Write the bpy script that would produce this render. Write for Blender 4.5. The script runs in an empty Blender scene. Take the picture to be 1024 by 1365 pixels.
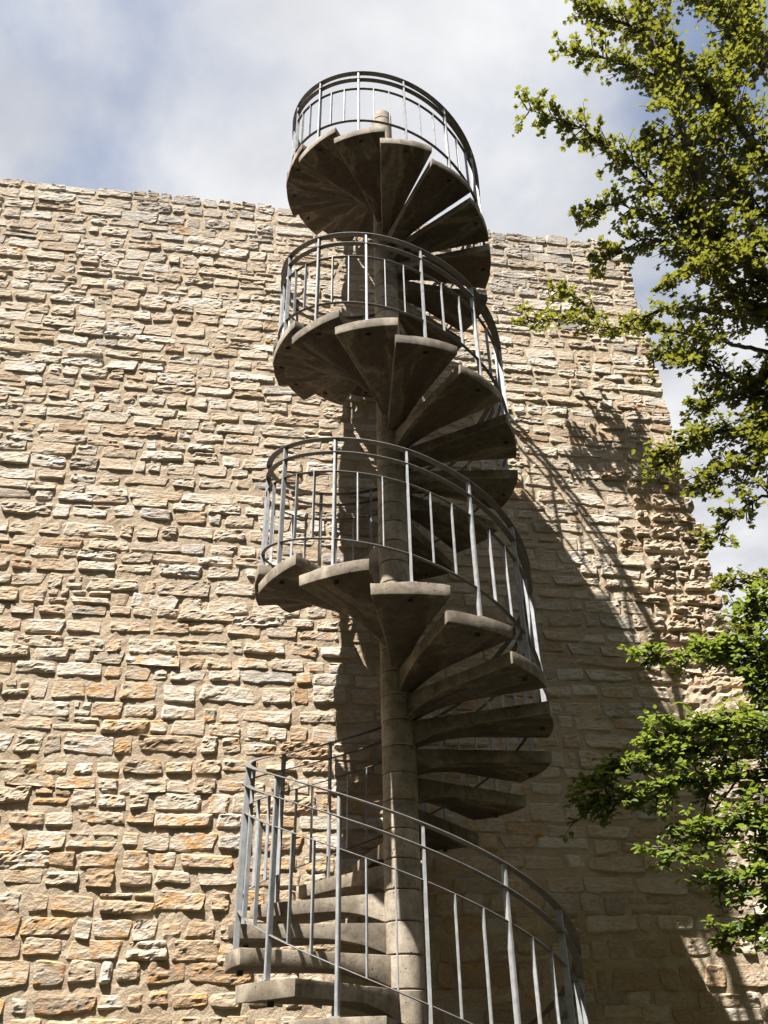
import bpy, bmesh, math, random
import numpy as np
from mathutils import Matrix, Vector

random.seed(7)
rng = np.random.default_rng(7)
scene = bpy.context.scene
col = scene.collection

# ------------------------------------------------------------------ camera
EYE = 1.65
F_PX, PITCH, ROLL, YAW = 1118.06, 0.594, 0.021, -0.012
def ray(px, py):
    """unit-forward ray (world axes) through a pixel of the 1024 x 1365 photograph"""
    xr = (px - 512.0) / F_PX; ur = (682.5 - py) / F_PX
    cr, sr = math.cos(ROLL), math.sin(ROLL)
    a = xr * cr + ur * sr; up = -xr * sr + ur * cr
    cp, sp = math.cos(PITCH), math.sin(PITCH)
    y = cp - up * sp; z = sp + up * cp
    cy, sy = math.cos(YAW), math.sin(YAW)
    return Vector((a * cy + y * sy, -a * sy + y * cy, z))
r0 = ray(512, 682.5); rx = (ray(512 + F_PX, 682.5) - r0).normalized(); ry = (ray(512, 682.5 - F_PX) - r0).normalized()
cam_d = bpy.data.cameras.new('camera'); cam = bpy.data.objects.new('camera', cam_d); col.objects.link(cam)
m3 = Matrix((rx, ry, -r0.normalized())).transposed()
cam.matrix_world = Matrix.Translation((0, 0, EYE)) @ m3.to_4x4()
cam_d.sensor_fit = 'HORIZONTAL'; cam_d.sensor_width = 36.0; cam_d.lens = F_PX / 1024 * 36.0
cam_d.clip_start = 0.05; cam_d.clip_end = 3000
scene.camera = cam

# ------------------------------------------------------------------ light
SUN_AZ, SUN_EL = math.radians(39), math.radians(63.4)       # azimuth to the left of the direction back to the viewer
sun_dir = Vector((-math.sin(SUN_AZ) * math.cos(SUN_EL), -math.cos(SUN_AZ) * math.cos(SUN_EL), math.sin(SUN_EL)))
sd = bpy.data.lights.new('sun', 'SUN'); sd.energy = 5.0; sd.angle = math.radians(0.5); sd.color = (1.0, 0.955, 0.89)
so = bpy.data.objects.new('sun', sd); col.objects.link(so)
so.rotation_euler = sun_dir.to_track_quat('Z', 'Y').to_euler()
so.location = sun_dir * 40

world = bpy.data.worlds.new('World'); scene.world = world; world.use_nodes = True
def build_world():
    nt = world.node_tree; nt.nodes.clear(); N = nt.nodes.new; L = nt.links.new
    out = N('ShaderNodeOutputWorld'); bg = N('ShaderNodeBackground'); bg.inputs[1].default_value = 0.05
    sky = N('ShaderNodeTexSky'); sky.sky_type = 'NISHITA'; sky.sun_disc = False
    sky.sun_elevation = SUN_EL; sky.sun_rotation = math.radians(225); sky.air_density = 1.0; sky.dust_density = 1.2
    tc = N('ShaderNodeTexCoord'); sep = N('ShaderNodeSeparateXYZ'); L(tc.outputs['Generated'], sep.inputs[0])
    zc = N('ShaderNodeMath'); zc.operation = 'MAXIMUM'; zc.inputs[1].default_value = 0.04; L(sep.outputs[2], zc.inputs[0])
    dx = N('ShaderNodeMath'); dx.operation = 'DIVIDE'; L(sep.outputs[0], dx.inputs[0]); L(zc.outputs[0], dx.inputs[1])
    dy = N('ShaderNodeMath'); dy.operation = 'DIVIDE'; L(sep.outputs[1], dy.inputs[0]); L(zc.outputs[0], dy.inputs[1])
    cb = N('ShaderNodeCombineXYZ'); L(dx.outputs[0], cb.inputs[0]); L(dy.outputs[0], cb.inputs[1]); cb.inputs[2].default_value = 4.3
    n1 = N('ShaderNodeTexNoise'); n1.inputs['Scale'].default_value = 1.5; n1.inputs['Detail'].default_value = 7; n1.inputs['Roughness'].default_value = 0.52
    n1.inputs['Distortion'].default_value = 0.35; L(cb.outputs[0], n1.inputs['Vector'])
    mr = N('ShaderNodeMapRange'); mr.interpolation_type = 'SMOOTHSTEP'; L(n1.outputs[0], mr.inputs[0])
    mr.inputs[1].default_value = 0.29; mr.inputs[2].default_value = 0.53; mr.inputs[3].default_value = 0.16; mr.inputs[4].default_value = 0.97
    n2 = N('ShaderNodeTexNoise'); n2.inputs['Scale'].default_value = 3.3; n2.inputs['Detail'].default_value = 9; L(cb.outputs[0], n2.inputs['Vector'])
    cr = N('ShaderNodeValToRGB'); L(n2.outputs[0], cr.inputs[0])
    cr.color_ramp.elements[0].position = 0.34; cr.color_ramp.elements[0].color = (3.7, 3.8, 4.05, 1)
    cr.color_ramp.elements[1].position = 0.66; cr.color_ramp.elements[1].color = (5.6, 5.6, 5.62, 1)
    mx = N('ShaderNodeMix'); mx.data_type = 'RGBA'
    L(mr.outputs[0], mx.inputs[0]); L(sky.outputs[0], mx.inputs[6]); L(cr.outputs[0], mx.inputs[7])
    L(mx.outputs[2], bg.inputs[0]); L(bg.outputs[0], out.inputs[0])
build_world()
vs = scene.view_settings; vs.view_transform = 'Standard'; vs.look = 'None'; vs.gamma = 1.0; vs.exposure = 1.8
vs.use_curve_mapping = False

# ------------------------------------------------------------------ helpers
def tag(o, label=None, cat=None, group=None, kind=None):
    for k, v in (('label', label), ('category', cat), ('group', group), ('kind', kind)):
        if v: o[k] = v
    return o
def empty(name, loc):
    o = bpy.data.objects.new(name, None); o.location = loc; o.empty_display_size = 0.2; col.objects.link(o); return o
def obj(name, me, mat, parent=None, loc=None):
    if isinstance(me, bmesh.types.BMesh):
        b = me; me = bpy.data.meshes.new(name); b.to_mesh(me); b.free()
    if mat and not me.materials: me.materials.append(mat)
    o = bpy.data.objects.new(name, me); col.objects.link(o)
    if parent: o.parent = parent
    if loc is not None: o.location = loc
    return o
def mesh_np(name, v, f):
    me = bpy.data.meshes.new(name); me.from_pydata(v.tolist() if hasattr(v, 'tolist') else v, [], f.tolist() if hasattr(f, 'tolist') else f); me.shade_flat(); return me

def _hash(ix, iy, iz):
    h = (ix.astype(np.int64) * 374761393 + iy.astype(np.int64) * 668265263 + iz.astype(np.int64) * 2147483647 + 974711) & 0xffffffff
    h = ((h ^ (h >> 13)) * 1274126177) & 0xffffffff
    return ((h ^ (h >> 16)) & 0xffff) / 32767.5 - 1.0
def vnoise(x, y, z):
    """smooth value noise, about -1 .. 1"""
    fx, fy, fz = np.floor(x), np.floor(y), np.floor(z)
    tx, ty, tz = x - fx, y - fy, z - fz
    tx, ty, tz = [t * t * (3 - 2 * t) for t in (tx, ty, tz)]
    r = 0
    for a in (0, 1):
        for b in (0, 1):
            for c in (0, 1):
                r = r + _hash(fx + a, fy + b, fz + c) * (tx if a else 1 - tx) * (ty if b else 1 - ty) * (tz if c else 1 - tz)
    return r
def fbm(x, y, z, o=3):
    r = 0; a = 1.0
    for i in range(o):
        r = r + a * vnoise(x, y, z); x, y, z = x * 2.07 + 5.1, y * 2.07 + 1.7, z * 2.07 + 9.2; a *= 0.5
    return r

def new_mat(name):
    m = bpy.data.materials.new(name); m.use_nodes = True
    nt = m.node_tree; nt.nodes.clear()
    out = nt.nodes.new('ShaderNodeOutputMaterial'); p = nt.nodes.new('ShaderNodeBsdfPrincipled')
    nt.links.new(p.outputs[0], out.inputs[0])
    return m, nt, p, out
def noise(nt, vec, scale, detail=4, rough=0.55, dist=0.0):
    n = nt.nodes.new('ShaderNodeTexNoise'); n.inputs['Scale'].default_value = scale; n.inputs['Detail'].default_value = detail
    n.inputs['Roughness'].default_value = rough; n.inputs['Distortion'].default_value = dist
    if vec: nt.links.new(vec, n.inputs['Vector'])
    return n.outputs[0]
def ramp(nt, fac, stops):
    r = nt.nodes.new('ShaderNodeValToRGB'); nt.links.new(fac, r.inputs[0]); e = r.color_ramp.elements
    while len(e) < len(stops): e.new(0.5)
    for q, (p, c) in zip(e, stops):
        q.position = p; q.color = (c, c, c, 1) if isinstance(c, (int, float)) else (*c, 1)
    return r.outputs[0]
def mix(nt, fac, a, b, mode='MIX'):
    m = nt.nodes.new('ShaderNodeMix'); m.data_type = 'RGBA'; m.blend_type = mode
    for s, v in ((m.inputs[0], fac), (m.inputs[6], a), (m.inputs[7], b)):
        if isinstance(v, (int, float)): s.default_value = v
        elif isinstance(v, tuple): s.default_value = (*v, 1)
        else: nt.links.new(v, s)
    return m.outputs[2]
def math_(nt, op, a, b=None):
    m = nt.nodes.new('ShaderNodeMath'); m.operation = op
    for s, v in ((m.inputs[0], a), (m.inputs[1], b)):
        if v is None: continue
        if isinstance(v, (int, float)): s.default_value = v
        else: nt.links.new(v, s)
    return m.outputs[0]
def bump(nt, p, h, strength, dist):
    b = nt.nodes.new('ShaderNodeBump'); b.inputs['Strength'].default_value = strength; b.inputs['Distance'].default_value = dist
    nt.links.new(h, b.inputs['Height']); nt.links.new(b.outputs[0], p.inputs['Normal'])
def wpos(nt):
    return nt.nodes.new('ShaderNodeNewGeometry').outputs['Position']
def stretch(nt, vec, s):
    m = nt.nodes.new('ShaderNodeMapping'); m.inputs['Scale'].default_value = s; nt.links.new(vec, m.inputs[0]); return m.outputs[0]

# ------------------------------------------------------------------ materials
def stone_material():
    m, nt, p, _ = new_mat('limestone'); P = wpos(nt)
    at = nt.nodes.new('ShaderNodeAttribute'); at.attribute_name = 'tone'
    sep = nt.nodes.new('ShaderNodeSeparateColor'); nt.links.new(at.outputs['Color'], sep.inputs[0])
    tone, lich, grey = sep.outputs[0], sep.outputs[1], sep.outputs[2]
    base = ramp(nt, tone, [(0.0, (0.36, 0.265, 0.18)), (0.25, (0.45, 0.365, 0.275)), (0.6, (0.52, 0.45, 0.365)), (1.0, (0.59, 0.54, 0.47))])
    big = noise(nt, P, 7, 5, 0.6, 0.4)
    c = mix(nt, math_(nt, 'MULTIPLY', ramp(nt, big, [(0.42, 0.0), (0.66, 1.0)]), 0.55), base, (0.44, 0.31, 0.18))
    fine = noise(nt, stretch(nt, P, (26, 26, 60)), 1.0, 6, 0.7)
    c = mix(nt, 1.0, c, ramp(nt, fine, [(0.25, 0.62), (0.5, 0.95), (0.75, 1.12)]), 'MULTIPLY')
    # grey weathering near the crest and in patches
    gn = noise(nt, P, 3.5, 5, 0.6)
    gm = math_(nt, 'MULTIPLY', grey, ramp(nt, gn, [(0.3, 0.35), (0.6, 1.0)]))
    gcol = ramp(nt, noise(nt, P, 30, 4), [(0.3, (0.15, 0.138, 0.122)), (0.7, (0.33, 0.31, 0.28))])
    c = mix(nt, gm, c, gcol)
    # orange lichen blotches
    ln = noise(nt, stretch(nt, P, (9, 9, 12)), 1.0, 6, 0.62, 0.6)
    lm = math_(nt, 'MULTIPLY', lich, ramp(nt, ln, [(0.47, 0.0), (0.61, 0.9)]))
    lc = ramp(nt, noise(nt, P, 40, 3), [(0.3, (0.38, 0.18, 0.06)), (0.7, (0.53, 0.33, 0.15))])
    c = mix(nt, lm, c, lc)
    # small black lichen spots
    vor = noise(nt, P, 75, 3, 0.6)
    c = mix(nt, ramp(nt, vor, [(0.27, 0.5), (0.34, 0.0)]), c, (0.12, 0.105, 0.085))
    nt.links.new(c, p.inputs['Base Color']); p.inputs['Roughness'].default_value = 0.95; p.inputs['Specular IOR Level'].default_value = 0.15
    h = math_(nt, 'ADD', math_(nt, 'MULTIPLY', noise(nt, stretch(nt, P, (22, 22, 48)), 1.0, 8, 0.68, 0.3), 1.0), math_(nt, 'MULTIPLY', noise(nt, P, 150, 3), 0.18))
    bump(nt, p, h, 0.9, 0.018)
    return m
def mortar_material():
    m, nt, p, _ = new_mat('lime_mortar'); P = wpos(nt)
    c = ramp(nt, noise(nt, P, 5, 6, 0.65), [(0.3, (0.39, 0.30, 0.21)), (0.7, (0.51, 0.42, 0.31))])
    c = mix(nt, 1.0, c, ramp(nt, noise(nt, P, 90, 4, 0.7), [(0.3, 0.7), (0.7, 1.08)]), 'MULTIPLY')
    nt.links.new(c, p.inputs['Base Color']); p.inputs['Roughness'].default_value = 1.0; p.inputs['Specular IOR Level'].default_value = 0.1
    bump(nt, p, noise(nt, P, 60, 6, 0.7), 0.8, 0.012)
    return m
def concrete_material(name='weathered_concrete', dark_top=False, stain=0.7, k=1.3):
    m, nt, p, _ = new_mat(name); P = wpos(nt)
    if dark_top: c = ramp(nt, noise(nt, P, 7, 6, 0.6), [(0.3, (0.055, 0.050, 0.038)), (0.7, (0.105, 0.092, 0.07))])
    else: c = ramp(nt, noise(nt, P, 4, 6, 0.6), [(0.3, (0.19 * k, 0.16 * k, 0.122 * k)), (0.7, (0.33 * k, 0.29 * k, 0.237 * k))])
    streak = noise(nt, stretch(nt, P, (14, 14, 1.6)), 1.0, 5, 0.6)
    c = mix(nt, math_(nt, 'MULTIPLY', ramp(nt, streak, [(0.42, 0.0), (0.72, 1.0)]), 0.25 + 0.25 * stain), c, (0.11, 0.08, 0.052))
    # broad damp stains that run outwards along each tread, with faint tide lines
    tc = nt.nodes.new('ShaderNodeTexCoord'); oi = nt.nodes.new('ShaderNodeObjectInfo')
    ofs = nt.nodes.new('ShaderNodeVectorMath'); ofs.operation = 'ADD'
    sc = nt.nodes.new('ShaderNodeVectorMath'); sc.operation = 'SCALE'; sc.inputs['Scale'].default_value = 40; cbx = nt.nodes.new('ShaderNodeCombineXYZ')
    for k in range(3): nt.links.new(oi.outputs['Random'], cbx.inputs[k])
    nt.links.new(cbx.outputs[0], sc.inputs[0]); nt.links.new(tc.outputs['Object'], ofs.inputs[0]); nt.links.new(sc.outputs[0], ofs.inputs[1])
    b = noise(nt, stretch(nt, ofs.outputs[0], (1.3, 4.2, 3.0)), 1.0, 4, 0.5, 0.8)
    c = mix(nt, math_(nt, 'MULTIPLY', ramp(nt, b, [(0.40, 0.0), (0.56, 1.0)]), 0.8 * stain), c, (0.062, 0.046, 0.031))
    c = mix(nt, math_(nt, 'MULTIPLY', ramp(nt, b, [(0.40, 0.0), (0.43, 1.0), (0.47, 0.0)]), 0.35 * stain), c, (0.30, 0.23, 0.155))
    # air holes
    v = nt.nodes.new('ShaderNodeTexVoronoi'); v.inputs['Scale'].default_value = 26; nt.links.new(P, v.inputs['Vector'])
    hole = ramp(nt, v.outputs['Distance'], [(0.10, 1.0), (0.17, 0.0)])
    gate = ramp(nt, noise(nt, P, 11, 2), [(0.48, 0.0), (0.56, 1.0)])
    hole = math_(nt, 'MULTIPLY', hole, gate)
    c = mix(nt, hole, c, (0.05, 0.042, 0.035))
    c = mix(nt, 1.0, c, ramp(nt, noise(nt, P, 120, 4, 0.7), [(0.3, 0.72), (0.7, 1.15)]), 'MULTIPLY')
    c = mix(nt, 1.0, c, ramp(nt, noise(nt, P, 19, 6, 0.65), [(0.3, 0.62), (0.52, 1.0), (0.75, 1.12)]), 'MULTIPLY')
    c = mix(nt, 1.0, c, ramp(nt, oi.outputs['Random'], [(0.0, (0.78, 0.77, 0.75)), (0.5, (0.96, 0.95, 0.93)), (1.0, (1.1, 1.09, 1.06))]), 'MULTIPLY')
    nt.links.new(c, p.inputs['Base Color']); p.inputs['Roughness'].default_value = 0.85; p.inputs['Specular IOR Level'].default_value = 0.25
    h = math_(nt, 'SUBTRACT', math_(nt, 'MULTIPLY', noise(nt, P, 70, 5, 0.6), 0.4), hole)
    bump(nt, p, h, 0.5, 0.006)
    return m
def steel_material(name='galvanised_steel', k=1.0):
    m, nt, p, _ = new_mat(name); P = wpos(nt)
    c = ramp(nt, noise(nt, P, 18, 5, 0.6), [(0.3, (0.22 * k, 0.225 * k ** 1.1, 0.23 * k ** 1.2)), (0.7, (0.36 * k, 0.37 * k ** 1.1, 0.38 * k ** 1.2))])
    c = mix(nt, ramp(nt, noise(nt, stretch(nt, P, (30, 30, 5)), 1, 4), [(0.58, 0.0), (0.72, 0.5)]), c, (0.20, 0.16, 0.12))
    nt.links.new(c, p.inputs['Base Color']); p.inputs['Metallic'].default_value = 0.25
    nt.links.new(ramp(nt, noise(nt, P, 35, 4), [(0.3, 0.6), (0.7, 0.75)]), p.inputs['Roughness']); p.inputs['Specular IOR Level'].default_value = 0.3
    bump(nt, p, noise(nt, P, 160, 3), 0.15, 0.002)
    return m
def dark_material():
    m, nt, p, _ = new_mat('rusty_bolt'); P = wpos(nt)
    nt.links.new(ramp(nt, noise(nt, P, 60, 4), [(0.3, (0.03, 0.024, 0.02)), (0.7, (0.07, 0.05, 0.04))]), p.inputs['Base Color']); p.inputs['Roughness'].default_value = 0.8
    return m
def bark_material():
    m, nt, p, _ = new_mat('bark'); P = wpos(nt)
    c = ramp(nt, noise(nt, stretch(nt, P, (30, 30, 9)), 1, 6, 0.65), [(0.3, (0.035, 0.027, 0.022)), (0.7, (0.11, 0.088, 0.068))])
    nt.links.new(c, p.inputs['Base Color']); p.inputs['Roughness'].default_value = 0.95
    bump(nt, p, noise(nt, stretch(nt, P, (40, 40, 10)), 1, 6, 0.7), 0.7, 0.01)
    return m
def leaf_material(name, dark, light, trans, tfac):
    m, nt, p, out = new_mat(name); P = wpos(nt)
    at = nt.nodes.new('ShaderNodeAttribute'); at.attribute_name = 'tone'
    sep = nt.nodes.new('ShaderNodeSeparateColor'); nt.links.new(at.outputs['Color'], sep.inputs[0])
    c = ramp(nt, sep.outputs[0], [(0.0, dark), (1.0, light)])
    c = mix(nt, 1.0, c, ramp(nt, noise(nt, P, 60, 3), [(0.3, 0.8), (0.7, 1.15)]), 'MULTIPLY')
    nt.links.new(c, p.inputs['Base Color']); p.inputs['Roughness'].default_value = 0.45; p.inputs['Specular IOR Level'].default_value = 0.35
    t = nt.nodes.new('ShaderNodeBsdfTranslucent')
    nt.links.new(mix(nt, sep.outputs[0], tuple(x * 0.75 for x in trans), trans), t.inputs['Color'])
    ms = nt.nodes.new('ShaderNodeMixShader'); ms.inputs[0].default_value = tfac
    nt.links.new(p.outputs[0], ms.inputs[1]); nt.links.new(t.outputs[0], ms.inputs[2]); nt.links.new(ms.outputs[0], out.inputs[0])
    return m
def ground_material():
    m, nt, p, _ = new_mat('earth_and_grass'); P = wpos(nt)
    g = ramp(nt, noise(nt, P, 3, 8, 0.7), [(0.35, (0.028, 0.034, 0.014)), (0.55, (0.045, 0.044, 0.022)), (0.7, (0.075, 0.056, 0.036))])
    nt.links.new(g, p.inputs['Base Color']); p.inputs['Roughness'].default_value = 1.0
    bump(nt, p, noise(nt, P, 25, 6, 0.7), 0.8, 0.05)
    return m
M_RAIL = steel_material('dark_rail', 0.42)  # rails in a darker, browner steel than the posts
M_DRUM = concrete_material('column_concrete', False, 0.3, 1.75)
M_UNDER = concrete_material('shaded_stained_concrete', False, 1.0, 0.42)  # stained undersides; their shade is also put into the darker base colour
M_DARK_TOP = concrete_material('darkened_tread_top', True)  # unseen tread tops darkened to cut light bounced onto the undersides above
M_STONE, M_MORTAR, M_CONC, M_STEEL, M_DARK, M_BARK, M_GROUND = stone_material(), mortar_material(), concrete_material(), steel_material(), dark_material(), bark_material(), ground_material()
M_LEAF = leaf_material('maple_leaf', (0.024, 0.040, 0.009), (0.094, 0.112, 0.018), (0.27, 0.275, 0.032), 0.40)
M_LEAF2 = leaf_material('green_leaf', (0.030, 0.060, 0.012), (0.11, 0.165, 0.03), (0.29, 0.36, 0.045), 0.42)

# ------------------------------------------------------------------ ground
def build_ground():
    b = bmesh.new(); n = 40
    xs = [math.copysign(abs(t) ** 3 * 600, t) for t in np.linspace(-1, 1, n + 1)]
    g = [[b.verts.new((x, y, 0.03 * float(vnoise(np.array([x * .7]), np.array([y * .7]), np.array([3.3]))[0]) - 0.02)) for y in xs] for x in xs]
    for i in range(n):
        for j in range(n): b.faces.new((g[i][j], g[i + 1][j], g[i + 1][j + 1], g[i][j + 1]))
    tag(obj('ground', b, M_GROUND), kind='structure')
build_ground()

# ------------------------------------------------------------------ unseen wood added behind the viewer to cut fill light
def build_added_woodland():
    """broad-leaved wood standing round the clearing on the viewer's side"""
    b = bmesh.new(); R = random.Random(3)
    spots = []
    for gx in range(-9, 10):
        for gy in range(0, 6):
            x, y = gx * 4.6 + R.uniform(-1, 1), -6.0 - gy * 5.0 + R.uniform(-1.2, 1.2); spots.append((x, y))
    for gy in range(0, 4):
        spots += [(-16 - R.uniform(0, 2), -2 + gy * 4.2), (-21, gy * 4.5), (17 + R.uniform(0, 2), -3 + gy * 3.2)]
    for q, (x, y) in enumerate(spots):
        h = R.uniform(11, 16); r = R.uniform(2.7, 3.5)
        for (rx_, rz_, zc, sub) in ((r, h * 0.42, h * 0.60, 3), (0.25, h * 0.3, h * 0.25, 1)):
            vs_ = bmesh.ops.create_icosphere(b, subdivisions=sub, radius=1)['verts']
            co = np.array([v.co[:] for v in vs_]); k = 1 + 0.28 * fbm(co[:, 0] * 2 + q, co[:, 1] * 2, co[:, 2] * 2.4, 3) if sub == 3 else np.ones(len(co))
            for v, c, kk in zip(vs_, co, k): v.co = Vector((x + c[0] * rx_ * kk, y + c[1] * rx_ * kk, zc + c[2] * rz_ * kk))
    m, nt, p, _ = new_mat('added_wood_leaves'); P = wpos(nt)
    nt.links.new(ramp(nt, noise(nt, P, 2.5, 8, 0.75), [(0.35, (0.022, 0.035, 0.010)), (0.7, (0.06, 0.085, 0.022))]), p.inputs['Base Color']); p.inputs['Roughness'].default_value = 1.0
    bump(nt, p, noise(nt, P, 5, 8, 0.8), 1.0, 0.4)
    tag(obj('added_woodland', b, m), 'unseen dark green wood added behind the viewer to block sky light', None, None, 'stuff')
build_added_woodland()

# ------------------------------------------------------------------ ruined stone wall
WK, WD = 0.16403, 7.17                       # y = WK * x + WD
cw = 1 / math.hypot(1, WK); WU = np.array([cw, WK * cw, 0.0]); WN = np.array([WK * cw, -cw, 0.0]); WO = np.array([0.0, WD, 0.0])
S0, S1 = -7.0, 3.40
ZTOP = EYE + 1.344 * WD
def wall_xyz(s, z, d):
    return WO + np.multiply.outer(s, WU) + np.multiply.outer(d, WN) + np.multiply.outer(z, np.array([0, 0, 1.0]))
def px_of(P):
    """pixel in the photograph of a world point"""
    v = Vector(P) - Vector((0, 0, EYE)); fw = v.dot(r0.normalized())
    return 512 + F_PX * v.dot(rx) / fw, 682.5 - F_PX * v.dot(ry) / fw, fw

def stone_mesh(s0, s1, z0, z1, seed, proud, rough, res=1.0, tones=(0.5, 0, 0), corner=0.25):
    """one rough-hewn stone: front face a rugged grid, sides running back into the wall"""
    w, h = s1 - s0, z1 - z0
    nu = max(6, min(24, int(w / 0.021 * res))); nv = max(5, min(14, int(h / 0.0145 * res)))
    U, V = np.meshgrid(np.linspace(0, 1, nu + 1), np.linspace(0, 1, nv + 1), indexing='ij')
    rs = np.random.default_rng(seed)
    # pull the samples towards the rim so that the arris is well drawn
    U = 0.5 - 0.5 * np.cos(U * math.pi) * (0.35) + (U - 0.5) * 0.65; V = 0.5 - 0.5 * np.cos(V * math.pi) * (0.35) + (V - 0.5) * 0.65
    # bilinear jittered corners: no stone is a rectangle
    j = rs.uniform(-1, 1, (2, 2, 2)) * np.array([min(0.05, w * 0.09), min(0.022, h * 0.13)])
    ju = (1 - U) * (1 - V) * j[0, 0, 0] + U * (1 - V) * j[1, 0, 0] + (1 - U) * V * j[0, 1, 0] + U * V * j[1, 1, 0]
    jv = (1 - U) * (1 - V) * j[0, 0, 1] + U * (1 - V) * j[1, 0, 1] + (1 - U) * V * j[0, 1, 1] + U * V * j[1, 1, 1]
    # rounded corners
    cu, cv = 2 * U - 1, 2 * V - 1
    rr = corner * (np.abs(cu) ** 4) * (np.abs(cv) ** 4) * rs.uniform(0.5, 1.2)
    S = s0 + w * U + ju - cu * rr * h * 0.45; Z = z0 + h * V + jv - cv * rr * h * 0.45
    o = rs.uniform(0, 100)
    edge = 1 - np.minimum(np.minimum(U, 1 - U) * w, np.minimum(V, 1 - V) * h) / (0.5 * min(w, h))
    S = S + 0.012 * vnoise(S * 14 + o, Z * 14, S * 0 + 1.3) * edge; Z = Z + 0.010 * vnoise(S * 11 + o, Z * 11, S * 0 + 7.3) * edge
    de = np.minimum(np.minimum(U, 1 - U) * w, np.minimum(V, 1 - V) * h)
    ew = rs.uniform(0.008, 0.026)
    prof = np.clip(de / ew, 0, 1) ** 0.55
    n_lo = fbm(S * 5 + o, Z * 9, S * 0 + o, 2)
    ang = rs.uniform(-0.22, 0.22); A = S * math.sin(ang) + Z * math.cos(ang); B = S * math.cos(ang) - Z * math.sin(ang)
    n_st = fbm(B * 9 + o, A * 30, S * 0 + o * 2, 3)
    q = n_st * 2.2; terr = (np.floor(q) + np.clip((q - np.floor(q)) * 2.5, 0, 1)) / 2.2
    n_hi = vnoise(S * 55 + o, Z * 70, S * 0 + o)
    tilt = (U - 0.5) * rs.normal(0, 0.011) + (V - 0.5) * rs.normal(-0.005, 0.009)
    n_md = fbm(S * 17 + o, Z * 34, S * 0 + o, 2)
    relief = n_lo * 0.0045 + terr * 0.0032 * rs.uniform(0, 1.6) + n_md * 0.0058 + n_hi * 0.0030
    face = proud + tilt + relief * rough
    face = np.where(face < 0.009, 0.009 + (face - 0.009) * 0.35, face)
    D = -0.035 + prof * (0.035 + face)
    P = wall_xyz(S, Z, D)
    n = (nu + 1) * (nv + 1); idx = np.arange(n).reshape(nu + 1, nv + 1)
    f = np.stack([idx[:-1, :-1], idx[1:, :-1], idx[1:, 1:], idx[:-1, 1:]], -1).reshape(-1, 4)
    ring = np.concatenate([idx[:, 0], idx[-1, 1:], idx[-2::-1, -1], idx[0, -2:0:-1]])
    Pf = P.reshape(-1, 3); back = Pf[ring] - WN * 0.09
    k = len(ring); bi = np.arange(n, n + k)
    side = np.stack([ring, bi, np.roll(bi, -1), np.roll(ring, -1)], -1)
    return np.concatenate([Pf, back]), np.concatenate([f, side])

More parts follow.
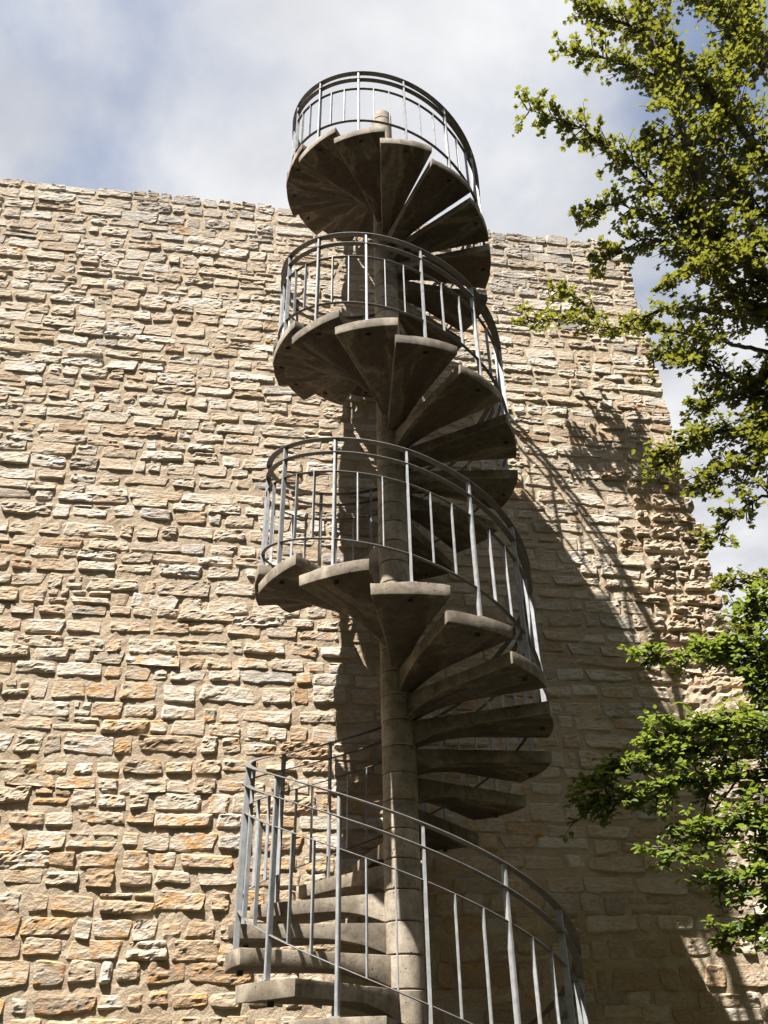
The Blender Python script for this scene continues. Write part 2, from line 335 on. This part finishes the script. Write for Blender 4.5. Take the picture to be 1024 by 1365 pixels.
def build_wall():
    root = empty('stone_wall', tuple(WO)); tag(root, 'tall sunlit rubble stone wall with a ragged top behind the staircase', 'wall')
    R = random.Random(21)
    stones = []                                # (s0, s1, z0, z1, proud, rough, tone, lichen, grey)
    z = -0.05; row = 0
    while z < ZTOP - 0.02:
        low = max(0.0, min(1.0, (4.2 - z) / 2.0)); high = max(0.0, min(1.0, (z - 8.0) / 2.5))
        h = R.uniform(0.122, 0.178) + 0.04 * low * R.random() + 0.035 * high
        if z + h > ZTOP - 0.09: h = ZTOP - z
        last = z + h >= ZTOP - 0.001
        s = S0 - R.uniform(0, 0.3)
        qs = 2.62 + R.uniform(-0.18, 0.12)     # where the coarse corner masonry begins
        while s < S1:
            tall = R.random() < 0.10 + 0.12 * low
            w = R.choice((R.uniform(0.15, 0.24), R.uniform(0.24, 0.36), R.uniform(0.28, 0.42), R.uniform(0.34, 0.54))) * (1 - 0.12 * low)
            if tall: w = R.uniform(0.12, 0.24)
            e = min(s + w, S1)
            if S1 - e < 0.14: e = S1
            mid = 0.5 * (s + e); corner = mid > qs and 4.6 < z < 7.1
            wob = 0.022 * math.sin(mid * 0.9 + row * 1.7) + 0.012 * math.sin(mid * 2.3 + row)
            g = R.uniform(0.003, 0.008)
            lich = max(0.0, 1 - max(0, abs(z - 2.6) - 1.5) / 2.4) * R.choice((0, 0.3, 0.6, 0.9, 1)) if mid < 1.2 else 0.3 * R.random() * (z < 5)
            if R.random() < 0.012: lich = 1.0
            grey = max(0.0, min(1.0, (z - ZTOP + 1.5 + 0.5 * math.sin(mid * 1.3)) / 1.1)) * R.uniform(0.45, 1.0) * (1.0 if mid > -3.2 else 0.5)
            if R.random() < 0.11: grey = max(grey, R.uniform(0.25, 0.75))
            tone = min(1.0, max(0.0, R.gauss(0.58 - 0.32 * low + 0.1 * high, 0.28)))
            proud = R.choice((R.uniform(0.005, 0.009), R.uniform(0.007, 0.013), R.uniform(0.010, 0.021)))
            rough = R.choice((R.uniform(0.6, 1.0), R.uniform(0.8, 1.3), R.uniform(1.0, 1.7)))
            if corner: rough = R.uniform(2.3, 3.6); proud = R.uniform(0.015, 0.045); tone *= 0.45
            z1 = z + h
            if last: z1 += R.choice((R.uniform(-0.07, -0.02), R.uniform(-0.03, 0.02), R.uniform(-0.02, 0.035)))
            end = (R.uniform(-0.035, 0.012) + 0.07 * max(0, min(1, (5.5 - z) / 2))) if e == S1 else 0.0
            if not tall and h > 0.15 and R.random() < 0.16 and not corner:     # a thin levelling stone on top
                zm = z + h * R.uniform(0.45, 0.68)
                stones.append((s + g, e - g, z + g + wob, zm - g * 0.6 + wob, proud, rough, tone, lich, grey))
                e2 = s + (e - s) * R.uniform(0.4, 0.65)
                stones.append((s + g, e2 - g * 0.6, zm + g * 0.6 + wob, z1 - g + wob, proud * 0.7, rough, min(1, tone + 0.1), lich * 0.5, grey))
                stones.append((e2 + g * 0.6, e - g, zm + g * 0.6 + wob, z1 - g + wob, proud * 0.9, rough, max(0, tone - 0.1), lich * 0.5, grey))
            else:
                stones.append((s + g, e - g + end, z + g + wob, z1 - g + wob, proud, rough, tone, lich, grey))
            s = e
        z += h; row += 1
    # the large pitted block low on the corner
    bs0, bs1, bz0, bz1 = 2.58, 3.38, 4.22, 4.72
    stones = [q for q in stones if not (0.5 * (q[0] + q[1]) > bs0 and bz0 < 0.5 * (q[2] + q[3]) < bz1)]
    stones.append((bs0 + .02, bs1 + .06, bz0, bz1, 0.065, 2.6, 0.3, 0.25, 0.0))
    # rank by size in the photograph
    ranked = []
    for i, q in enumerate(stones):
        c = wall_xyz(np.array(0.5 * (q[0] + q[1])), np.array(0.5 * (q[2] + q[3])), np.array(0.02))
        x, y, fw = px_of(c)
        inside = -10 < x < 1034 and 0 < y < 1375 and fw > 0
        v = (c - np.array([0, 0, EYE])); ds = np.linalg.norm(v); cosv = abs(np.dot(v / ds, WN))
        size = (q[1] - q[0]) * (q[3] - q[2]) * cosv / ds ** 2
        if 520 < x < 740 and y > 300: size *= 0.45
        ranked.append((size if inside else 0, i))
    big = {i for _, i in sorted(ranked, reverse=True)[:299]}
    AV, AF, AT, off = [], [], [], 0
    for i, q in enumerate(stones):
        seen = ranked[i][0] > 0
        v, f = stone_mesh(q[0], q[1], q[2], q[3], 1000 + i, q[4], q[5], 1.15 if seen else 0.5, corner=0.25 + 0.35 * max(0.0, min(1.0, (3.2 - q[2]) / 1.5)))
        if i in big:
            c = v.mean(0); me = mesh_np('stone', v - c, f)
            a = me.attributes.new('tone', 'FLOAT_COLOR', 'POINT'); a.data.foreach_set('color', np.tile([q[6], q[7], q[8], 1.0], len(v)).astype(np.float32))
            obj('stone', me, M_STONE, root, tuple(c - WO))
        else:
            AV.append(v); AF.append(f + off); off += len(v); AT.append(np.tile([q[6], q[7], q[8], 1.0], (len(v), 1)))
    me = mesh_np('masonry', np.concatenate(AV) - WO, np.concatenate(AF))
    a = me.attributes.new('tone', 'FLOAT_COLOR', 'POINT'); a.data.foreach_set('color', np.concatenate(AT).ravel().astype(np.float32))
    tag(obj('masonry', me, M_STONE, root), kind='stuff')
    # mortar bed and core of the wall
    ns, nz = 260, 280
    S, Z = np.meshgrid(np.linspace(S0 - 0.1, S1 - 0.13, ns), np.linspace(-0.3, ZTOP - 0.07, nz), indexing='ij')
    D = 0.000 + 0.004 * fbm(S * 4, Z * 5, S * 0, 3) + 0.004 * vnoise(S * 30, Z * 30, S * 0 + 4)
    Z = Z + np.where(Z > ZTOP - 0.08, 0.04 * vnoise(S * 5, S * 0, S * 0), 0)
    F_ = wall_xyz(S, Z, D); B_ = wall_xyz(S, Z, -1.3 + 0 * D)
    n = ns * nz; idx = np.arange(n).reshape(ns, nz)
    f = np.stack([idx[:-1, :-1], idx[1:, :-1], idx[1:, 1:], idx[:-1, 1:]], -1).reshape(-1, 4).tolist()
    ring = np.concatenate([idx[:, 0], idx[-1, 1:], idx[-2::-1, -1], idx[0, -2:0:-1]])
    k = len(ring); bi = np.arange(n, n + k)
    f += np.stack([ring, bi, np.roll(bi, -1), np.roll(ring, -1)], -1).tolist() + [bi[::-1].tolist()]
    V = np.concatenate([F_.reshape(-1, 3), B_.reshape(-1, 3)[ring]]) - WO
    obj('mortar', mesh_np('mortar', V, f), M_MORTAR, root)
build_wall()

# ------------------------------------------------------------------ spiral staircase
H = 0.19; AX, AY = 0.0, 31.459 * H; R_POST, R_OUT, R_HUB = 1.073, 1.122, 0.123
_k = np.array([-26, -12, 0, 13.0])
_z = np.array([41.06, 26.45, 14.33, 1.36])
_p = np.array([-26, -12, 0, 13.0]); 
_a = np.array([-1.339 - 4 * math.pi, -1.274 - 2 * math.pi, -1.462, -1.602 + 13 * 0.46])
def lin(i, xs, ys, lo, hi):
    if i < xs[0]: return ys[0] + (i - xs[0]) * lo
    if i > xs[-1]: return ys[-1] + (i - xs[-1]) * hi
    return float(np.interp(i, xs, ys))
def t_ang(i): return lin(i, _p, _a, 0.4534, 0.449)
def t_z(i): return lin(i, _k, _z, -1.035, -1.0) * H + EYE
_g = np.array([-26, -12, 0, 13.0]); _gz = np.array([0.34, 0.30, 0.25, 0.15])
def rail_z(i): return t_z(i) + (lin(i, _g, _gz, 0, 0) + 5.716) * H     # underside of the handrail
TOP, BOT = -33, 22

def tread_mesh(thick_hub, seed):
    """wedge tread cast with a deepening root: local x runs outwards, z = 0 is the top"""
    b = bmesh.new(); nr, na = 16, 10
    rs = [0.085 + (R_OUT - 0.085) * (t ** 1.15) for t in np.linspace(0, 1, nr + 1)]
    half = 0.243
    def hw(r): return 0.052 + (half * R_OUT - 0.052) * max(0, (r - 0.10)) / (R_OUT - 0.10)
    def th(r):
        u = min(1, max(0, (r - 0.11) / 0.52)); return 0.086 + (thick_hub - 0.086) * (1 - u) ** 2.3
    top, bot = [], []
    for r in rs:
        a_, b_ = [], []
        for j in range(na + 1):
            t = -1 + 2 * j / na; a = t * hw(r) / r if r > 0.3 else 0
            if r > 0.3: x, y = r * math.cos(a), r * math.sin(a)
            else:
                bl = (r - 0.085) / 0.215; aa = t * hw(r) / r
                x = r * (math.cos(aa) * bl + (1 - bl)); y = r * math.sin(aa) * bl + t * hw(r) * (1 - bl)
            sag = 0.006 * math.cos(t * math.pi / 2)
            a_.append(b.verts.new((x, y, 0))); b_.append(b.verts.new((x * (0.997 if r == rs[-1] else 1), y * 0.985, -th(r) + 0.0 - sag)))
        top.append(a_); bot.append(b_)
    for i in range(nr):
        for j in range(na):
            b.faces.new((top[i][j], top[i + 1][j], top[i + 1][j + 1], top[i][j + 1]))
            b.faces.new((bot[i][j], bot[i][j + 1], bot[i + 1][j + 1], bot[i + 1][j]))
        b.faces.new((top[i][0], bot[i][0], bot[i + 1][0], top[i + 1][0]))
        b.faces.new((top[i][na], top[i + 1][na], bot[i + 1][na], bot[i][na]))
    for j in range(na):
        b.faces.new((top[nr][j], bot[nr][j], bot[nr][j + 1], top[nr][j + 1]))
        b.faces.new((top[0][j], top[0][j + 1], bot[0][j + 1], bot[0][j]))
    bmesh.ops.recalc_face_normals(b, faces=b.faces[:])
    rim = [v for v in b.verts if any(e.calc_face_angle(0) > 0.8 for e in v.link_edges)]
    for v in rim:
        k = float(vnoise(np.array([v.co.x * 23 + seed * 7.7]), np.array([v.co.y * 23]), np.array([v.co.z * 9]))[0])
        r_ = math.hypot(v.co.x, v.co.y)
        if r_ > R_OUT - 0.03: v.co.x -= max(0, k) * 0.006; v.co.y *= 1 - 0.003 * k
        if r_ > 0.4: v.co.z += (-1 if v.co.z > -0.01 else 1) * max(0, k - 0.1) * 0.006
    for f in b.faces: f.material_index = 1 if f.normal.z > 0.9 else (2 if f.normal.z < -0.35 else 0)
    sharp = [e for e in b.edges if e.calc_face_angle(0) > 0.8]
    bmesh.ops.bevel(b, geom=sharp, offset=0.005, segments=2, affect='EDGES', profile=0.6)
    for f in b.faces: f.smooth = True
    for e in b.edges: e.smooth = e.calc_face_angle(0) < 0.5
    return b
def drum_mesh(h, r=R_HUB, n=40, bev=0.007):
    b = bmesh.new(); prof = [(r - bev, 0.003), (r, bev + 0.002), (r, h - bev), (r - bev, h - 0.002)]
    rings = [[b.verts.new((q * math.cos(2 * math.pi * k / n), q * math.sin(2 * math.pi * k / n), z)) for k in range(n)] for q, z in prof]
    for a, c in zip(rings, rings[1:]):
        for k in range(n):
            f = b.faces.new((a[k], a[(k + 1) % n], c[(k + 1) % n], c[k])); f.smooth = True
    b.faces.new(rings[0][::-1]); b.faces.new(rings[-1])
    for e in b.edges:
        if abs(e.verts[0].co.z - e.verts[1].co.z) < 1e-6: e.smooth = False
    return b
def bar_mesh(lx, ly, z0, z1, bev=0.003):
    """upright flat bar, local x radial"""
    b = bmesh.new(); bmesh.ops.create_cube(b, size=1)
    for v in b.verts: v.co = Vector((v.co.x * lx, v.co.y * ly, z0 + (v.co.z + 0.5) * (z1 - z0)))
    bmesh.ops.bevel(b, geom=[e for e in b.edges if abs(e.verts[0].co.z - e.verts[1].co.z) > 0.01], offset=bev, segments=2, affect='EDGES')
    return b
def helix_bar(i0, i1, zf, width, thick, rad=R_POST):
    """flat bar rolled into a helix; zf(i) is its underside"""
    b = bmesh.new(); n = int((i0 - i1) * 7); prev = None
    for q in range(n + 1):
        i = i0 + (i1 - i0) * q / n; a = t_ang(i); z = zf(i); c, s = math.cos(a), math.sin(a); e = 0.0025
        pr = [(-width / 2 + e, 0), (width / 2 - e, 0), (width / 2, e), (width / 2, thick - e), (width / 2 - e, thick), (-width / 2 + e, thick), (-width / 2, thick - e), (-width / 2, e)]
        ring = [b.verts.new(((rad + u) * c, (rad + u) * s, z + w)) for u, w in pr]
        if prev:
            for k in range(8): b.faces.new((prev[k], prev[(k + 1) % 8], ring[(k + 1) % 8], ring[k]))
        else: b.faces.new(ring)
        prev = ring
    b.faces.new(prev[::-1])
    bmesh.ops.recalc_face_normals(b, faces=b.faces[:])
    return b

def build_stairs():
    root = empty('spiral_staircase', (AX, AY, 0)); tag(root, 'concrete spiral staircase with grey steel railing winding up around a central column', 'staircase')
    tm = {}
    bolt_b = bmesh.new(); bmesh.ops.create_cone(bolt_b, cap_ends=True, segments=8, radius1=0.019, radius2=0.019, depth=0.03)
    bolt_me = bpy.data.meshes.new('bolt'); bolt_b.to_mesh(bolt_me); bolt_b.free(); bolt_me.materials.append(M_DARK)
    pb = bar_mesh(0.075, 0.06, 0.0, 0.007, 0.004); plate_me = bpy.data.meshes.new('foot_plate'); pb.to_mesh(plate_me); pb.free(); plate_me.materials.append(M_STEEL)
    posts, bals = {}, {}
    for i in range(BOT, TOP - 1, -1):
        z = t_z(i); hh = t_z(i) - t_z(i + 1); key = round(hh, 4)
        key = (key, i % 5)
        if key not in tm:
            me = bpy.data.meshes.new('tread'); b = tread_mesh(hh - 0.012, i % 5 + 1); b.to_mesh(me); b.free(); me.materials.append(M_CONC); me.materials.append(M_DARK_TOP); me.materials.append(M_UNDER)
            dm = bpy.data.meshes.new('hub_drum'); b = drum_mesh(hh); b.to_mesh(dm); b.free(); dm.materials.append(M_DRUM); tm[key] = (me, dm)
        a = t_ang(i)
        t = obj('tread', tm[key][0], None, root, (0, 0, z)); t.rotation_euler.z = a + random.uniform(-0.012, 0.012)
        d = obj('hub_drum', tm[key][1], None, t, (random.uniform(-.002, .002), random.uniform(-.002, .002), -hh)); d.rotation_euler.z = random.uniform(0, 6)
        bo = obj('bolt', bolt_me, None, t, (R_POST - 0.035, 0, -0.086 - 0.018))
        # post and two balusters
        L = rail_z(i) - z; key2 = round(L, 3)
        if key2 not in posts:
            pm = bpy.data.meshes.new('post'); b = bar_mesh(0.037, 0.019, 0.0, L + 0.002); b.to_mesh(pm); b.free(); pm.materials.append(M_STEEL); posts[key2] = pm
        p = obj('post', posts[key2], None, root, (R_POST * math.cos(a), R_POST * math.sin(a), z)); p.rotation_euler.z = a
        fp = obj('foot_plate', plate_me, None, p)
        if i > TOP:
            for q in (1 / 3, 2 / 3):
                ii = i - q; aa = t_ang(ii); zb = r_bot(ii) + 0.006; zt = r_mid(ii) + 0.003; k3 = round(zt - zb, 3)
                if k3 not in bals:
                    bm_ = bpy.data.meshes.new('baluster'); b = bar_mesh(0.026, 0.0095, 0.0, zt - zb, 0.002); b.to_mesh(bm_); b.free(); bm_.materials.append(M_STEEL); bals[k3] = bm_
                o = obj('baluster', bals[k3], None, root, (R_POST * math.cos(aa), R_POST * math.sin(aa), zb)); o.rotation_euler.z = aa
    # newel above the last tread
    zt = t_z(TOP); ztop = EYE + (14.33 + 38.4) * H; zc = EYE + (14.33 + 37.55) * H
    obj('newel', drum_mesh(zc - zt), M_DRUM, root, (0, 0, zt)); obj('newel_cap', drum_mesh(ztop - zc, R_HUB, 40, 0.012), M_DRUM, root, (0, 0, zc))
    b_end = BOT + 0.45; t_end = TOP - 0.3
    obj('handrail', helix_bar(b_end, t_end, rail_z, 0.052, 0.009), M_RAIL, root)
    obj('rail', helix_bar(b_end, t_end, r_up, 0.046, 0.008), M_RAIL, root)
    obj('rail', helix_bar(b_end, t_end, r_mid, 0.027, 0.007), M_RAIL, root)
    obj('rail', helix_bar(b_end, t_end, r_bot, 0.028, 0.007), M_RAIL, root)
def _mixz(i, f): return t_z(i) + (rail_z(i) - t_z(i)) * f
def r_up(i): return _mixz(i, 0.885)
def r_mid(i): return _mixz(i, 0.73)
def r_bot(i): return _mixz(i, 0.205)
build_stairs()

# ------------------------------------------------------------------ trees
def at(px, py, y):
    """world point on the ray through a pixel, at forward distance y"""
    r = ray(px, py); return Vector((0, 0, EYE)) + r * (y / r.y)
def tube(b, pts, radii, n=7):
    prev = None
    for q, (p, r) in enumerate(zip(pts, radii)):
        d = (pts[min(q + 1, len(pts) - 1)] - pts[max(q - 1, 0)]).normalized()
        u = d.orthogonal().normalized() if prev is None else (u - d * u.dot(d)).normalized()
        v = d.cross(u)
        ring = [b.verts.new(p + (u * math.cos(2 * math.pi * k / n) + v * math.sin(2 * math.pi * k / n)) * r) for k in range(n)]
        if prev:
            for k in range(n):
                f = b.faces.new((prev[k], prev[(k + 1) % n], ring[(k + 1) % n], ring[k])); f.smooth = True
        prev = ring
    b.faces.new(prev[::-1])
def smooth_path(pts, sub=6, wob=0.0, R=random):
    out = []; P = [pts[0]] + pts + [pts[-1]]
    for k in range(1, len(P) - 2):
        for q in range(sub):
            t = q / sub; p0, p1, p2, p3 = P[k - 1], P[k], P[k + 1], P[k + 2]
            out.append(0.5 * ((2 * p1) + (p2 - p0) * t + (2 * p0 - 5 * p1 + 4 * p2 - p3) * t * t + (3 * p1 - p0 - 3 * p2 + p3) * t ** 3)
                       + Vector((R.uniform(-wob, wob), R.uniform(-wob, wob), R.uniform(-wob, wob))))
    out.append(pts[-1]); return out
MAPLE = [(0, 0), (0.22, 0.05), (0.62, 0.30), (0.50, 0.42), (0.66, 0.78), (0.30, 0.66), (0.0, 1.05), (-0.30, 0.66), (-0.66, 0.78), (-0.50, 0.42), (-0.62, 0.30), (-0.22, 0.05)]
OVATE = [(0, 0), (0.26, 0.16), (0.38, 0.42), (0.30, 0.72), (0.0, 1.08), (-0.30, 0.72), (-0.38, 0.42), (-0.26, 0.16)]
def leaf_mesh(outline, fold):
    v = [(0.0, 0.45, -0.05)] + [(x, y, fold * abs(x) - 0.16 * (y - 0.4) ** 2) for x, y in outline]
    n = len(outline); f = [(0, 1 + k, 1 + (k + 1) % n) for k in range(n)]
    return np.array(v), np.array(f)
def build_tree(name, label, outline, mat, trunk, limbs, leaf_size, seed, twig_len, leaves_per, crownlab):
    R = random.Random(seed); base = trunk[0]
    root = empty(name, base); tag(root, label, 'tree')
    tb = bmesh.new(); pts = smooth_path([p - base for p in trunk[::1]], 6, 0.02, R); tube(tb, pts, [0.20 * (1 - 0.55 * k / len(pts)) for k in range(len(pts))], 14)
    obj('trunk', tb, M_BARK, root)
    V0, F0 = leaf_mesh(outline, 0.25); leaves = []; twigs = bmesh.new()
    for (path, r_a, r_b, dens, spread, start) in limbs:
        P = smooth_path([p - base for p in path], 7, 0.012, R)
        lb = bmesh.new(); n = len(P); tube(lb, P, [r_a + (r_b - r_a) * (k / (n - 1)) ** 0.8 for k in range(n)], 7); obj('limb', lb, M_BARK, root)
        # side shoots
        seg = [(P[k + 1] - P[k]).length for k in range(n - 1)]; tot = sum(seg)
        count = int(tot * dens * 0.68)
        for q in range(count):
            t = start + (1 - start) * (q + R.random()) / count; d = t * tot; k = 0
            while k < n - 2 and d > seg[k]: d -= seg[k]; k += 1
            p = P[k].lerp(P[k + 1], min(1, d / seg[k])); ax = (P[k + 1] - P[k]).normalized()
            side = ax.cross(Vector((R.gauss(0, .55), R.gauss(0, .55), 1))).normalized() * R.choice((-1, 1))
            dirv = (ax * R.uniform(0.35, 1.0) + side * R.uniform(0.4, 1.0) + Vector((R.gauss(0, .15), R.gauss(0, .15), R.gauss(0.05, .28)))).normalized()
            ln = twig_len * spread * R.uniform(0.45, 1.25) * (1.0 - 0.45 * t)
            tp = [p]; dd = dirv.copy()
            for s in range(5):
                dd = (dd + Vector((R.gauss(0, .16), R.gauss(0, .16), R.gauss(0, .14)))).normalized(); tp.append(tp[-1] + dd * ln / 5)
            tube(twigs, tp, [0.010, 0.0085, 0.007, 0.0055, 0.004, 0.0025], 4)
            shoots = [(tp[1:], leaves_per)]
            for s in range(2 if ln > 0.2 else 1):
                o = tp[R.randint(1, 4)]; d2 = (dd + Vector((R.gauss(0, .8), R.gauss(0, .8), R.gauss(0, .5)))).normalized(); l2 = ln * R.uniform(0.3, 0.6)
                sp = [o + d2 * l2 * w for w in (0, .33, .66, 1)]; tube(twigs, sp, [0.004, 0.003, 0.0025, 0.002], 3); shoots.append((sp, max(3, leaves_per // 2)))
            tone = R.uniform(0, 1)
            for sp, cnt in shoots:
                for s in range(cnt):
                    w = (s + R.random()) / cnt * (len(sp) - 1); k2 = min(int(w), len(sp) - 2); c = sp[k2].lerp(sp[k2 + 1], w - k2)
                    ad = (sp[k2 + 1] - sp[k2]).normalized()
                    out = (ad * R.uniform(0.1, 1) + Vector((R.gauss(0, .8), R.gauss(0, .8), R.gauss(-.1, .35)))).normalized()
                    nrm = Vector((R.gauss(0, .42) + 0.12 * sun_dir.x, R.gauss(0, .42) + 0.12 * sun_dir.y, 1)).normalized()
                    leaves.append((c + out * 0.02, out, nrm, leaf_size * R.uniform(0.62, 1.2), min(1, max(0, 0.6 * tone + 0.4 * R.random()))))
    V, F, T = [], [], []; ranked = []
    nl = len(V0)
    for k, (c, out, nrm, s, tone) in enumerate(leaves):
        y = (out - nrm * out.dot(nrm)).normalized(); x = y.cross(nrm)
        Mx = np.array([x, y, nrm]) * s
        V.append(V0 @ Mx + np.array(c)); T.append(tone)
        px, py, fw = px_of(c + base); ranked.append((s / fw if -5 < px < 1029 and -5 < py < 1370 else 0, k))
    big = {k for _, k in sorted(ranked, reverse=True)[:295]}
    rest = [k for k in range(len(leaves)) if k not in big]
    allv = np.concatenate([V[k] for k in rest]); allf = (F0[None] + (np.arange(len(rest)) * nl)[:, None, None]).reshape(-1, 3)
    me = mesh_np('crown', allv, allf); a = me.attributes.new('tone', 'FLOAT_COLOR', 'POINT')
    a.data.foreach_set('color', np.repeat(np.array([[T[k], 0, 0, 1] for k in rest]), nl, 0).ravel().astype(np.float32))
    crown = obj('crown', me, mat, root); tag(crown, kind='stuff')
    obj('twigs', twigs, M_BARK, root)['kind'] = 'stuff'
    lm = []
    for q in range(8):
        m_ = mesh_np('leaf', V0, F0); a = m_.attributes.new('tone', 'FLOAT_COLOR', 'POINT'); a.data.foreach_set('color', np.tile([(q + .5) / 8, 0, 0, 1], nl).astype(np.float32)); m_.materials.append(mat); lm.append(m_)
    for k in big:
        c, out, nrm, s, tone = leaves[k]; y = (out - nrm * out.dot(nrm)).normalized(); x = y.cross(nrm)
        o = obj('leaf', lm[min(7, int(tone * 8))], None, crown)
        o.matrix_local = Matrix.Translation(c) @ Matrix((x * s, y * s, nrm * s)).transposed().to_4x4()
    return len(leaves)

def path(*q): return [at(x, y, d) for x, y, d in q]
T1 = [Vector((5.3, 6.1, -0.1)), Vector((5.2, 6.1, 2.5)), Vector((5.05, 6.0, 5.0)), Vector((5.0, 5.9, 8.0)), Vector((4.9, 5.7, 11.0)), Vector((4.8, 5.6, 13.0))]
j1, j2, j3, j4 = T1[2], T1[3], T1[4], T1[1]
upper = [
    ([j1] + path((1060, 440, 6.0), (1000, 412, 6.0), (962, 372, 5.9), (938, 300, 5.7), (926, 230, 5.5), (905, 160, 5.3), (880, 80, 5.2), (860, 10, 5.1), (845, -60, 5.0)), .10, .022, 34, 1.1, .25),
    ([j2] + path((1040, 240, 5.6), (975, 150, 5.4), (920, 95, 5.3), (850, 40, 5.2), (800, 20, 5.1), (775, 5, 5.1)), .06, .010, 40, 1.0, .3),
    (path((955, 360, 5.9), (920, 300, 5.8), (880, 255, 5.7), (840, 215, 5.6), (800, 185, 5.5), (760, 165, 5.4), (702, 146, 5.4)), .03, .004, 42, .8, .0),
    (path((920, 130, 5.3), (870, 100, 5.3), (830, 85, 5.2), (790, 72, 5.2), (755, 68, 5.2)), .016, .003, 40, .8, .0),
    (path((938, 300, 5.8), (900, 290, 5.8), (860, 285, 5.8), (815, 272, 5.8), (770, 290, 5.8)), .015, .003, 38, .7, .0),
    (path((960, 372, 5.9), (905, 330, 5.9), (860, 320, 5.9), (815, 345, 6.0), (790, 352, 6.0)), .015, .003, 38, .7, .0),
    ([j1] + path((1040, 430, 6.0), (985, 420, 6.2), (930, 412, 6.4), (890, 412, 6.6), (840, 428, 6.75)), .07, .012, 18, .7, .35),
    (path((1050, 470, 6.2), (1000, 465, 6.4), (940, 450, 6.65), (870, 438, 6.85), (805, 436, 6.95), (745, 425, 6.95), (700, 432, 6.9)), .03, .003, 24, .7, .2),
    (path((805, 436, 6.95), (790, 415, 6.95), (765, 395, 6.95), (735, 388, 6.9)), .008, .002, 26, .6, .2),
    ([j2] + path((1030, 330, 5.7), (985, 260, 5.6), (960, 200, 5.5), (965, 120, 5.4), (985, 50, 5.3), (1000, -20, 5.2)), .07, .016, 40, 1.1, .3),
    ([j2] + path((1050, 300, 5.8), (1000, 280, 5.8), (950, 262, 5.8), (900, 232, 5.8), (860, 180, 5.7)), .04, .005, 40, 1.0, .35),
    ([j3] + path((1040, 130, 5.2), (1000, 60, 5.2), (950, 10, 5.1), (900, -30, 5.1)), .05, .01, 34, 1.0, .35),
    ([j1] + path((1050, 400, 5.7), (1010, 370, 5.7), (975, 330, 5.7), (955, 290, 5.7)), .04, .006, 40, 1.0, .35),
    ([j1] + path((1060, 520, 6.2), (1000, 515, 6.2), (950, 490, 6.2), (905, 470, 6.3), (870, 480, 6.3)), .03, .004, 30, .8, .35),
    (path((990, 405, 6.0), (960, 430, 6.1), (930, 470, 6.1), (905, 490, 6.2)), .014, .003, 28, .7, .1),
    ([j1] + path((1040, 350, 5.5), (1000, 345, 5.5), (960, 345, 5.6), (925, 360, 5.7), (890, 372, 5.8)), .03, .004, 30, .8, .35),
]
lowb = [
    (path((1075, 805, 6.2), (1035, 812, 6.2), (1005, 830, 6.3), (980, 842, 6.3)), .015, .003, 36, .7, .1),
    ([T1[1]] + path((1070, 560, 6.2), (1010, 570, 6.2), (960, 575, 6.3), (915, 590, 6.3), (880, 620, 6.4)), .05, .004, 42, .9, .4),
    ([T1[1]] + path((1070, 610, 6.2), (1010, 620, 6.2), (970, 625, 6.3), (930, 650, 6.3)), .04, .004, 36, .9, .4),
    (path((1060, 660, 6.2), (1010, 665, 6.3), (975, 690, 6.3), (945, 725, 6.3)), .02, .003, 30, .6, .1),
    ([T1[1]] + path((1070, 530, 6.2), (1020, 530, 6.2), (970, 530, 6.3), (925, 545, 6.3)), .03, .004, 34, .8, .4),
    (path((1070, 780, 6.2), (1030, 770, 6.2), (995, 778, 6.3), (965, 782, 6.3)), .015, .003, 30, .6, .2),
]
nl = build_tree('maple_tree', 'tall leafy tree leaning in from the upper right against the sky', MAPLE, M_LEAF, T1, upper + lowb, 0.052, 5, 0.52, 7, '')
T2 = [Vector((4.3, 6.3, -0.1)), Vector((4.25, 6.25, 1.5)), Vector((4.2, 6.2, 3.2)), Vector((4.25, 6.1, 5.2))]
low2 = [
    ([T2[2]] + path((1060, 890, 6.3), (1000, 872, 6.3), (950, 868, 6.4), (900, 875, 6.4), (855, 872, 6.5)), .03, .003, 34, .7, .3),
    ([T2[2]] + path((1060, 930, 6.2), (1015, 905, 6.2), (985, 890, 6.3), (960, 862, 6.3)), .02, .003, 32, .7, .35),
    ([T2[2]] + path((1060, 1000, 6.2), (990, 990, 6.3), (930, 1000, 6.3), (880, 1008, 6.4), (830, 1020, 6.4), (790, 1040, 6.5)), .03, .003, 40, .9, .3),
    ([T2[2]] + path((1060, 1040, 6.1), (1000, 1035, 6.2), (940, 1042, 6.2), (880, 1052, 6.3), (820, 1068, 6.4), (775, 1068, 6.5)), .03, .003, 36, .8, .3),
    ([T2[1]] + path((1060, 1080, 6.0), (1010, 1095, 6.0), (960, 1105, 6.1), (915, 1120, 6.2), (890, 1130, 6.2)), .025, .003, 42, .9, .3),
    ([T2[1]] + path((1060, 1130, 5.9), (1020, 1150, 6.0), (990, 1170, 6.0), (960, 1175, 6.1)), .02, .003, 40, .8, .3),
    ([T2[1]] + path((1060, 1190, 5.9), (1030, 1215, 5.9), (1000, 1240, 6.0), (955, 1252, 6.1)), .02, .003, 34, .6, .3),
    ([T2[3]] + path((1060, 960, 6.1), (1030, 930, 6.2), (1010, 900, 6.2), (1000, 850, 6.2), (1020, 800, 6.2)), .02, .003, 40, .8, .3),
    ([T2[2]] + path((1060, 985, 5.9), (1010, 970, 6.0), (960, 965, 6.1), (910, 975, 6.2), (870, 985, 6.3)), .02, .003, 38, .8, .3),
]
nl2 = build_tree('beech_tree', 'low fresh green tree reaching across the foot of the wall at lower right', OVATE, M_LEAF2, T2, [(p, a, b, d * 1.2, w * 1.1, t) for p, a, b, d, w, t in low2], 0.055, 9, 0.44, 10, '')
print('leaves', nl, nl2)
